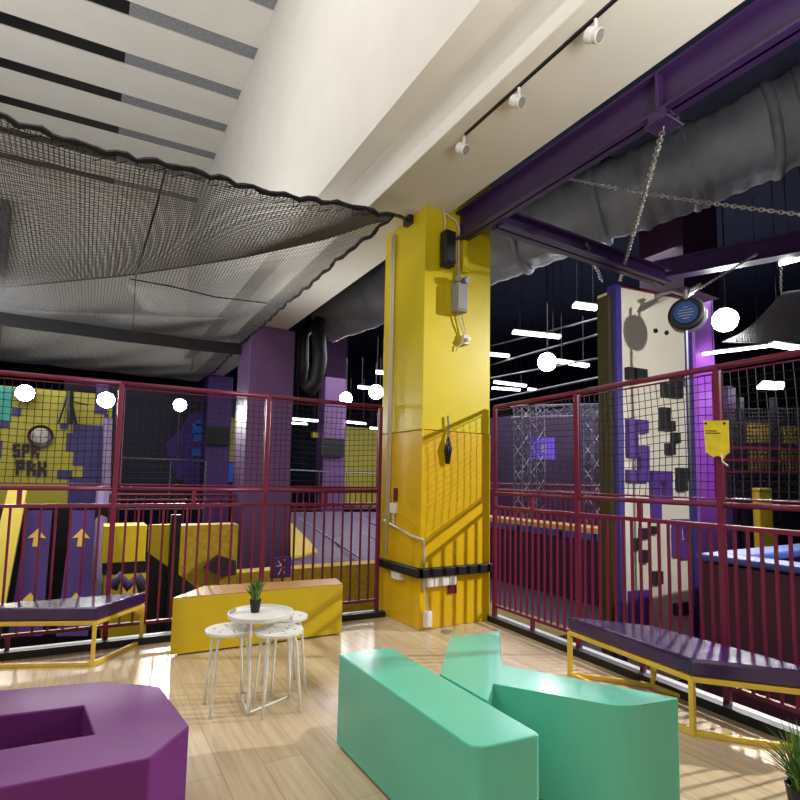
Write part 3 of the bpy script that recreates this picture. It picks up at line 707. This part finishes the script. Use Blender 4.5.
for a, b in (((512, 412), (606, 410)), ((522, 408), (523, 578)), ((592, 408), (593, 578)), ((536, 404), (537, 578))):
    truss(MB(), D(*a, 13), D(*b, 13)).build('truss_bar', SILV, tr_)
sc_ = thing('screen', 'glowing violet screen hanging inside the far silver truss', 'screen', tuple(D(543, 447, 13.2)))
a, b = D(532, 437, 13.2), D(555, 459, 13.2)
mb = MB(); R2 = RT.copy(); R2.z = 0; R2.normalize(); F2 = Vector((FWD.x, FWD.y, 0)).normalized()
def facing(mb, x0, y0, x1, y1, d, th=.05):
    A = D(x0, y1, d); wv = (D(x1, y1, d)-A).dot(R2); hv = D(x0, y0, d).z-A.z
    return mb.obox(A, R2*wv, F2*th, (0, 0, hv))
facing(MB(), 532, 437, 555, 459, 13.2).build('panel', SCRE, sc_)
facing(MB(), 541, 442, 546, 446, 13.15).add([], []).build('emblem', LED, sc_) if False else facing(MB(), 541, 444, 546, 452, 13.17, .02).build('emblem', LAV, sc_)
# linear lamps
def lamp(x0, y0, x1, y1, d, label, hang=.6, m=LED, h=.05, wd=.16, y_=0):
    A = D(x0, y0, d); B = D(x1, y1, d+y_)
    t = thing('linear_lamp', label, 'lamp', tuple((A+B)/2), 'linear ceiling lamps')
    MB().bar(A, B, wd, h).build('tube', m, t)
    MB().bar(A+Vector((0, 0, h*.8)), B+Vector((0, 0, h*.8)), wd*.8, h*.5).build('housing', GREYM, t)
    for s_ in (.15, .85):
        c = A.lerp(B, s_); MB().tube([c+Vector((0, 0, h)), Vector((c.x, c.y, 7.0 if c.x > 2.95 else 4.3))], .008, 4).build('hanger', DKMET, t)
for L in ((513, 332, 560, 337, 12, 'longest white linear lamp in the dark hall right of the yellow column'),
          (557, 361, 588, 366, 12, 'white linear lamp right beside the middle floodlight'),
          (574, 305, 597, 308, 9, 'white linear lamp touching the climbing wall left side'),
          (488, 354, 509, 356, 14, 'white linear lamp closest to the right side of the column'),
          (494, 382, 526, 386, 16, 'white linear lamp low right of the column'),
          (492, 388, 520, 390, 18, 'faint white linear lamp lowest right of the column'),
          (528, 389, 536, 390, 18, 'short white linear lamp lowest right of the column'),
          (293, 419, 318, 421, 16, 'white linear lamp between the two purple columns'),
          (291, 423, 307, 424, 19, 'short white linear lamp right of the biggest purple column'),
          (347, 422, 366, 424, 17, 'white linear lamp above the far yellow wall'),
          (358, 387, 384, 390, 14, 'white linear lamp left of the column near a floodlight'),
          (370, 428, 380, 429, 18, 'small white linear lamp left of the column'),
          (376, 372, 384, 373, 12, 'tiny white linear lamp touching the left column edge'),
          (783, 262, 815, 254, 7, 'white linear lamp at the upper right edge'),
          (772, 344, 815, 351, 9, 'white linear lamp at the right edge above the fence rail'),
          (703, 354, 768, 346, 10, 'thin white linear lamp right of the violet column')):
    lamp(*L[:5], L[5], wd=.05 if 'thin' in L[5] else .16)
pn = thing('panel_lamp', 'white panel lamp seen through the right fence below its top rail', 'lamp', tuple(D(771, 386, 10)))
MB().obox(D(757, 389, 10), D(783, 390, 10)-D(757, 389, 10), D(763, 383, 12)-D(757, 389, 10), (0, 0, .05)).build('diffuser', LED, pn)
# cables across the hall ceiling
for k, (a, b) in enumerate((((486, 347), (600, 318)), ((486, 366), (600, 334)), ((486, 379), (600, 358)), ((486, 401), (600, 377)))):
    tag1(MB().tube([D(*a, 15), D(*b, 11)], .022, 6), 'cable_line', SILV, 'thin pale cable line across the dark hall ceiling, ' + ['highest of four', 'second highest of four', 'third highest of four', 'lowest of four'][k], 'cable', 'cable lines right of the column')
# floodlights
def flood(px, py, d, label, R=.15, tgt=(1, 2, 1), hang=.5):
    c = D(px, py, d); ax = (Vector(tgt)-c).normalized()
    t = thing('floodlight', label, 'floodlight', tuple(c), 'hall floodlights')
    MB().lathe([(R*.5, -.16), (R*.8, -.12), (R*1.1, -.01), (R*1.1, .01), (R, .01), (R*.98, -.01)], c, ax, 20).build('housing', DKMET, t)
    MB().lathe([(.001, 0), (R, 0), (R, .004), (.001, .004)], c, ax, 20).build('lens', FLOODE, t)
    e0 = c-ax*.12
    e1 = Vector((e0.x, e0.y, 7.0)) if c.x > 2.95 else (Vector((e0.x, e0.y, HZ)) if c.y > 10 else Vector((e0.x, 9.6, e0.z+.06)))
    MB().tube([e0, e1], .014, 6).build('hanger', DKMET, t)
flood(25, 393, 7.75, 'bright floodlight above the SPR PRK wall, leftmost', .12)
flood(106, 400, 7.95, 'bright floodlight at the right end of the SPR PRK wall', .12)
flood(180, 405, 11, 'bright floodlight in front of the dark wall, third from the left', .13)
flood(346, 398, 14, 'bright floodlight beside the slim far purple column', .16)
flood(376, 392, 14.5, 'bright floodlight touching the left edge of the yellow column', .2)
flood(547, 362, 11.5, 'bright floodlight in the dark hall right of the yellow column', .2)
flood(725, 320, 8.5, 'biggest bright floodlight right of the violet column', .19)
# hanging net at right
hn = thing('hanging_net', 'grey net hanging below the ceiling at the right edge', 'net', tuple(D(780, 320, 7.2)))
c00, c10, c11, c01 = D(722, 342, 8.2), D(840, 345, 6.6), D(840, 285, 6.6), D(781, 294, 7.0)
net(MB(), lambda s, t: (c00.lerp(c10, s)).lerp(c01.lerp(c11, s), t)-Vector((0, 0, .25*math.sin(math.pi*t)*(1-s)*.4)), 34, 18, .006, 10, 10).build('mesh', mat('grey_net', '#5b5b60', .8, .1), hn)
MB().tube([c01, c11], .02, 6).build('top_bar', SILV, hn)
# netted play frame beyond the right fence
pf = thing('play_structure', 'dark netted play frame with yellow pads beyond the right fence', 'play frame', tuple(D(770, 480, 11)))
for k in range(4):
    x0 = 712+k*34
    facing(MB(), x0, 395, x0+4, 560, 10.8, .12).build('post', DKMET, pf)
for yv in (420, 446, 458, 470): facing(MB(), 700, yv, 840, yv+2, 10.7, .06).build('rail', BURG if yv > 440 else DKMET, pf)
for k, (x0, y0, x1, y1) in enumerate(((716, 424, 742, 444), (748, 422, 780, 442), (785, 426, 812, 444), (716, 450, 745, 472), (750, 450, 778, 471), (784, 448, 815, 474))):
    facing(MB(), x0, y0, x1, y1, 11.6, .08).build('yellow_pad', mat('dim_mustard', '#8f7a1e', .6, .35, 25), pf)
A_ = D(705, 500, 10.9); B_ = D(840, 500, 10.9); H_ = D(705, 408, 10.9).z-A_.z
net(MB(), lambda s, t: A_.lerp(B_, s)+Vector((0, 0, H_*t)), 40, 24, .012).build('net', NETM, pf)
tag1(facing(MB(), 690, 478, 845, 560, 12, .2), 'partition', mat('plum_black', '#1b0f24', .6, .2), 'dark plum partition low beyond the right fence', 'partition')
tag1(facing(MB(), 764, 488, 778, 614, 9, .2), 'bollard', YHALL, 'small yellow padded bollard beyond the right fence', 'bollard', bevel=.03)
# tag on the right fence
nq = pl(707, 420, RA, RB); u_ = (Vector(RB+(0,))-Vector(RA+(0,))).normalized(); nn = Vector((u_.y, -u_.x, 0))
if nn.dot(CAM-nq) < 0: nn = -nn
tg = thing('fence_tag', 'yellow paper tag tied to the right fence net', 'tag', tuple(nq+nn*.04))
w0 = pl(708, 421, RA, RB)+nn*.045; w1 = pl(733, 421, RA, RB)+nn*.045; hz = w0.z-pl(708, 457, RA, RB).z
ww = (w1-w0); U_ = ww.normalized(); L_ = ww.length
prof = [(0, 0), (L_, 0), (L_*1.0, -hz*.85), (L_*.85, -hz*.93), (L_*.78, -hz*1.02), (L_*.55, -hz*.95), (L_*.35, -hz*1.0), (L_*.05, -hz*.86)]
MB().poly3([w0+U_*a+Vector((0, 0, b)) for a, b in prof], nn*.004).build('sheet', mat('tag_yellow', '#e6cf2c', .5, .12, 20), tg)
mb = MB()
for a, b, r in ((.08, .30, .45), (.08, .36, .6)): mb.obox(w0+U_*L_*a+nn*.0045+Vector((0, 0, -hz*b)), U_*L_*r, nn*.001, (0, 0, .006))
mb.build('lettering', BLACK, tg)
mb = MB()
for a in (.1, .85): mb.lathe([(.008, 0), (.008, .004)], w0+U_*L_*a+nn*.004+Vector((0, 0, -hz*.08)), nn, 10)
mb.build('eyelet', BLACK, tg)
MB().tube([w0+U_*L_*.7+nn*.006+Vector((0, 0, -hz*.9)), w0+U_*L_*.75+nn*.01+Vector((0, 0, -hz*1.1)), w0+U_*L_*.95+nn*.01+Vector((0, 0, -hz*1.2))], .005, 5).build('string', WHT, tg)

# ================================================================== HALL, LEFT SIDE
YW = 9.6
def lbox(rects, Y, th=.05):
    mb = MB()
    for r in rects: pbox(mb, *r, Y, th)
    return mb
sw_ = thing('mural_wall', 'lime yellow wall with purple pixel shapes and SPR PRK lettering', 'wall', (at(40, 440, 1, YW).x, YW, HZ))
lbox([(-140, 384, 106, 620)], YW, .2).build('panel', LIME, sw_)
lbox([(66, 434, 108, 452), (73, 425, 108, 434.2), (73, 451.8, 108, 466), (83, 465.8, 108, 478), (68, 477.5, 108, 510), (95, 384, 108, 414), (104, 414, 108, 426)], YW-.012, .012).build('pixel_shape', mat('mural_purple', '#3f3672', .55, .08, 4), sw_)
for r in ((60, 423, 68, 429), (57, 470, 72, 479), (12, 408, 21, 416), (0, 419, 9, 428), (-30, 440, 2, 458)):
    lbox([r], YW-.012, .012).build('pixel_shape', MATS['mural_purple'], sw_)
lbox([(-60, 384, 12, 419)], YW-.015, .014).build('teal_panel', TEAL, sw_)
# lettering SPR / PRK from strokes
GL = {'S': ['111', '100', '111', '001', '111'], 'P': ['111', '101', '111', '100', '100'], 'R': ['110', '101', '110', '101', '101'], 'K': ['101', '101', '110', '101', '101']}
mb = MB()
for word, x0, y0, ch, cwid, sl_ in (('SPR', 12.5, 443.5, 13, 9.2, .06), ('PRK', 15.5, 459.5, 15, 11, .10)):
    for i, cch in enumerate(word):
        for r_i, row in enumerate(GL[cch]):
            for c_i, v in enumerate(row):
                if v == '1':
                    x_ = x0+i*cwid+c_i*cwid*.27; yy = y0+r_i*ch/5+i*sl_*8
                    pbox(mb, x_, yy, x_+cwid*.29, yy+ch/5+.15, YW-.03, .03)
mb.build('lettering', mat('lettering_plum', '#2f1a30', .5, .1), sw_)
mb = MB(); c = at(40.5, 436, 1, YW-.03)
MB().lathe([(.001, .01), (.12, .01), (.14, .02), (.165, .04), (.165, 0), (.001, 0)], c, (.1, -1, 0), 28).build('emblem_disc', mat('emblem_plum', '#3a1a2a', .5, .2), sw_)
MB().lathe([(.001, .035), (.06, .03), (.10, .022), (.125, .012), (.125, .01), (.001, .01)], c, (.1, -1, 0), 28).build('emblem_ball', mat('emblem_silver', '#b5b3b0', .3, .5, 9), sw_, smooth=True)
# black stand against the mural
es = thing('easel_stand', 'black folding stand in front of the top of the lime wall', 'stand', tuple(at(68, 423, 1, YW-.2)))
for a, b, r in (((68, 393), (58, 424), .018), ((69, 393), (76, 424), .025), ((70, 391), (70, 424), .05), ((66, 400), (88, 405), .012)):
    MB().tube([at(*a, 1, YW-.2), at(*b, 1, YW-.25)], r, 6).build('leg', BLACK, es)
setp(MB().tube([at(108, 418, 1, 9.3), at(106, 490, 1, 9.2)], .06, 8).tube([at(104, 490, 1, 9.2), at(93, 620, 1, 7.6)], .10, 8).build('post', LAV), 'pale lavender post at the right end of the lime wall', 'post')
# dark far wall with blue mural
dw = thing('dark_wall', 'dark blue wall with bright blue graphics behind the left fence', 'wall', tuple(at(160, 470, 1, 15)))
lbox([(60, 384, 243, 500)], 15, .2).build('panel', mat('dark_indigo', '#1d1a38', .6, .15, 3), dw)
P15 = lambda x, y: at(x, y, 1, 14.97)
MB().poly3([P15(165, 444), P15(180, 430), P15(190, 414), P15(206, 410), P15(206, 490), P15(176, 478)], (0, .02, 0)).build('violet_graphic', mat('violet_graphic', '#4a2690', .5, .3, 3), dw)
lbox([(192, 423, 202, 434), (196, 420, 206, 426), (194, 433, 204, 442), (192, 449, 203, 456)], 14.94, .03).build('blue_graphic', BLUEG, dw)
lbox([(230, 418, 242, 434), (228, 434, 240, 462)], 14.94, .03).build('lime_graphic', LIME, dw)
lbox([(228, 463, 242, 482)], 14.94, .03).build('blue_graphic', BLUEG, dw)
def screen(x0, y0, x1, y1, Y, label):
    t = thing('wall_screen', label, 'screen', tuple(at((x0+x1)/2, y1, 1, Y)), 'black screens on purple columns')
    lbox([(x0, y0, x1, y1)], Y-.12, .08).build('panel', BLACK, t, bevel=.01); lbox([(x0+8, y0+6, x1-8, y1-6)], Y-.04, .04).build('mount', DKMET, t)
screen(206, 427, 230, 445, 14.2, 'black screen on the purple column left of the biggest column')
screen(321, 438, 344, 457, 15.5, 'black screen on the slim far purple column')
tag1(lbox([(345, 428, 390, 505)], 18, .2), 'yellow_wall', LIME, 'far lime yellow wall just left of the yellow column', 'wall')
tag1(lbox([(313, 432, 323, 438)], 16, .2), 'yellow_sign', LIME, 'small yellow panel left of the slim far purple column', 'sign')
tag1(rails(MB(), at(122, 458, 1, 10.5)-Vector((0, 0, .9)), at(206, 461, 1, 10.5)-Vector((0, 0, .9)), (.0, .9), .02, .8), 'guard_rail', SILV, 'pale guard rail in front of the dark blue wall', 'railing')
tag1(rails(MB(), at(290, 470, 1, 13)-Vector((0, 0, .9)), at(381, 474, 1, 13)-Vector((0, 0, .9)), (.0, .9), .02, .8), 'guard_rail', SILV, 'pale guard rail right of the biggest purple column', 'railing')
tag1(rails(MB(), at(110, 500, 1, 8.6)-Vector((0, 0, .42)), at(236, 500, 1, 8.6)-Vector((0, 0, .42)), (.0, .42, .5), .02, .11), 'guard_rail', BURG, 'low burgundy railing left of the biggest purple column', 'railing')
tag1(rails(MB(), at(291, 492, 1, 8.6)-Vector((0, 0, .3)), at(384, 492, 1, 8.6)-Vector((0, 0, .3)), (.0, .3, .38), .02, .11), 'guard_rail', BURG, 'low burgundy railing right of the biggest purple column', 'railing')
# slanted purple pads with arrows
def quad(pts, Y0, Y1, m, name, parent, th=.12, flip=1):
    """pts: four pixels top-left, top-right, bottom-right, bottom-left; top at Y0, bottom at Y1"""
    a, b = at(*pts[0], 1, Y0), at(*pts[1], 1, Y0); c, d = at(*pts[2], 1, Y1), at(*pts[3], 1, Y1)
    MB().poly3([a, b, c, d], (0, th, 0)).build(name, m, parent); return a, b, c, d
def arrow_pad(pts, label):
    t = thing('ramp_pad', label, 'pad', tuple(at(*pts[3], 1, 6.9)), 'purple ramp pads')
    a, b, c, d = quad(pts, 8.4, 6.9, mat('ramp_purple', '#3a1468', .75, .1, 3), 'pad', t)
    for fz in (.17, .70):
        L0, R0 = a.lerp(d, fz), b.lerp(c, fz); L1, R1 = a.lerp(d, fz+.16), b.lerp(c, fz+.16); fo = Vector((0, -.012, 0))
        def X(s, q): return L0.lerp(R0, s).lerp(L1.lerp(R1, s), q)+fo
        MB().poly3([X(.5, 0), X(.86, .55), X(.62, .5), X(.66, 1), X(.36, 1), X(.38, .5), X(.14, .55)], (0, .01, 0)).build('arrow', mat('arrow_yellow', '#d2a828', .5, .1), t)
arrow_pad([(28, 511), (52, 511), (42, 636), (8, 636)], 'purple ramp pad with yellow arrows, left of the pair')
arrow_pad([(72, 511), (95, 511), (88, 636), (56, 636)], 'purple ramp pad with yellow arrows, right of the pair')
tag1(lbox([(-80, 505, 112, 680)], 8.7, .1), 'backdrop', BLACK, 'black backing wall behind the purple arrow ramps', 'wall')
yp = thing('ramp_post', 'leaning yellow padded post at the far left behind the fence', 'post', tuple(at(0, 620, 1, 7)))
quad([(8, 490), (27, 490), (4, 610), (-22, 610)], 8.2, 6.8, YHALL, 'pad', yp)
yx = thing('padded_box', 'yellow padded box with a black band right of the arrow ramps', 'box', tuple(at(125, 590, 1, 7.4)))
lbox([(103, 526, 146, 562)], 7.4, .5).build('upper_pad', YHALL, yx); lbox([(103, 562.5, 146, 574)], 7.42, .45).build('band', BLACK, yx); lbox([(103, 574.5, 146, 640)], 7.4, .5).build('lower_pad', YHALL, yx)
tag1(MB().tube([at(112, 588, 1, 7.1), at(120, 577, 1, 7.1), at(128, 586, 1, 7.1), at(138, 578, 1, 7.1), at(144, 590, 1, 7.1)], .07, 8), 'bag', mat('bag_purple', '#5a4a80', .5, .4, 20), 'purple and white bundle in front of the yellow padded box', 'bundle', smooth=True)
yd = thing('striped_pad', 'yellow and black diagonal panel beside a dark post', 'panel', tuple(at(157, 620, 1, 6.9)))
lbox([(146.5, 525, 169, 640)], 6.9, .1).build('yellow_panel', YHALL, yd)
Pq = lambda x, y: at(x, y, 1, 6.885)
MB().poly3([Pq(146, 551), Pq(200, 590), Pq(200, 645), Pq(146, 645)], (0, .012, 0)).build('black_panel', BLACK, yd)
lbox([(168, 515, 178, 650)], 6.8, .1).build('post', DKMET, yd)
tag1(lbox([(178, 525, 236, 640)], 7.2, .3), 'pad_wall', mat('mustard_pad', '#c0a022', .6, .2, 14), 'yellow pad wall left of the biggest purple column', 'wall')
Pn = lambda x, y: at(x, y, 1, 7.0)
tag1(MB().poly3([Pn(205, 569), Pn(219, 556), Pn(236, 561), Pn(236, 575), Pn(222, 577)], (0, .15, 0)), 'pad', PDARK, 'dark plum pointed pad against the yellow pad wall', 'pad')
tag1(lbox([(232, 571, 296, 640)], 7.6, .3), 'pad_collar', mat('pale_yellow_pad', '#d6b845', .6, .1, 6), 'pale yellow pad round the foot of the biggest purple column', 'pad')
tag1(lbox([(291, 566, 384, 640)], 6.9, .3), 'pad_wall', mat('mustard_pad', '#c0a022', .6), 'yellow pad wall right of the biggest purple column', 'wall')
# trampoline slopes right of the column
ts = thing('trampoline_slope', 'purple padded trampoline slope with pale seams right of the biggest column', 'trampoline', tuple(at(335, 560, 1, 8)))
mp = lambda x, y, Y: at(x, y, 1, Y)
MB().poly3([mp(291, 512, 12), mp(384, 512, 12), mp(384, 565, 7.3), mp(291, 565, 7.3)], (0, .02, -.1)).build('bed', mat('slope_plum', '#4a2a58', .55, .2, 6), ts)
for a, b in (((292, 515, 11.9), (360, 560, 7.4)), ((322, 515, 11.9), (384, 545, 8.6)), ((350, 514, 11.9), (384, 530, 9.8))):
    MB().tube([mp(*a)+Vector((0, 0, .03)), mp(*b)+Vector((0, 0, .03))], .02, 6).build('seam', LAV, ts)
MB().poly3([mp(291, 524, 10.6), mp(298, 528, 10.3), mp(318, 553, 8), mp(291, 560, 7.5)], (0, .02, .03)).build('yellow_wedge', YHALL, ts)
# emblem sign low on the left fence
q1 = pl(283, 568, LA, LB)
es_ = thing('emblem_sign', 'small purple sign with a white figure low on the left fence', 'sign', (q1.x, q1.y+.08, q1.z-.1))
MB().box((q1.x-.10, q1.y+.06, q1.z-.10), (q1.x+.10, q1.y+.075, q1.z+.09)).build('board', HPUR, es_)
mb = MB()
for a in (((-.03, .06), (.01, .0), (-.025, -.07)), ((.035, .07), (.0, .02), (.02, -.02), (.035, -.06)), ((-.045, .01), (0, .015), (.03, -.01))):
    mb.tube([(q1.x+x_, q1.y+.055, q1.z+z_) for x_, z_ in a], .006, 5)
mb.build('figure', WHT, es_)
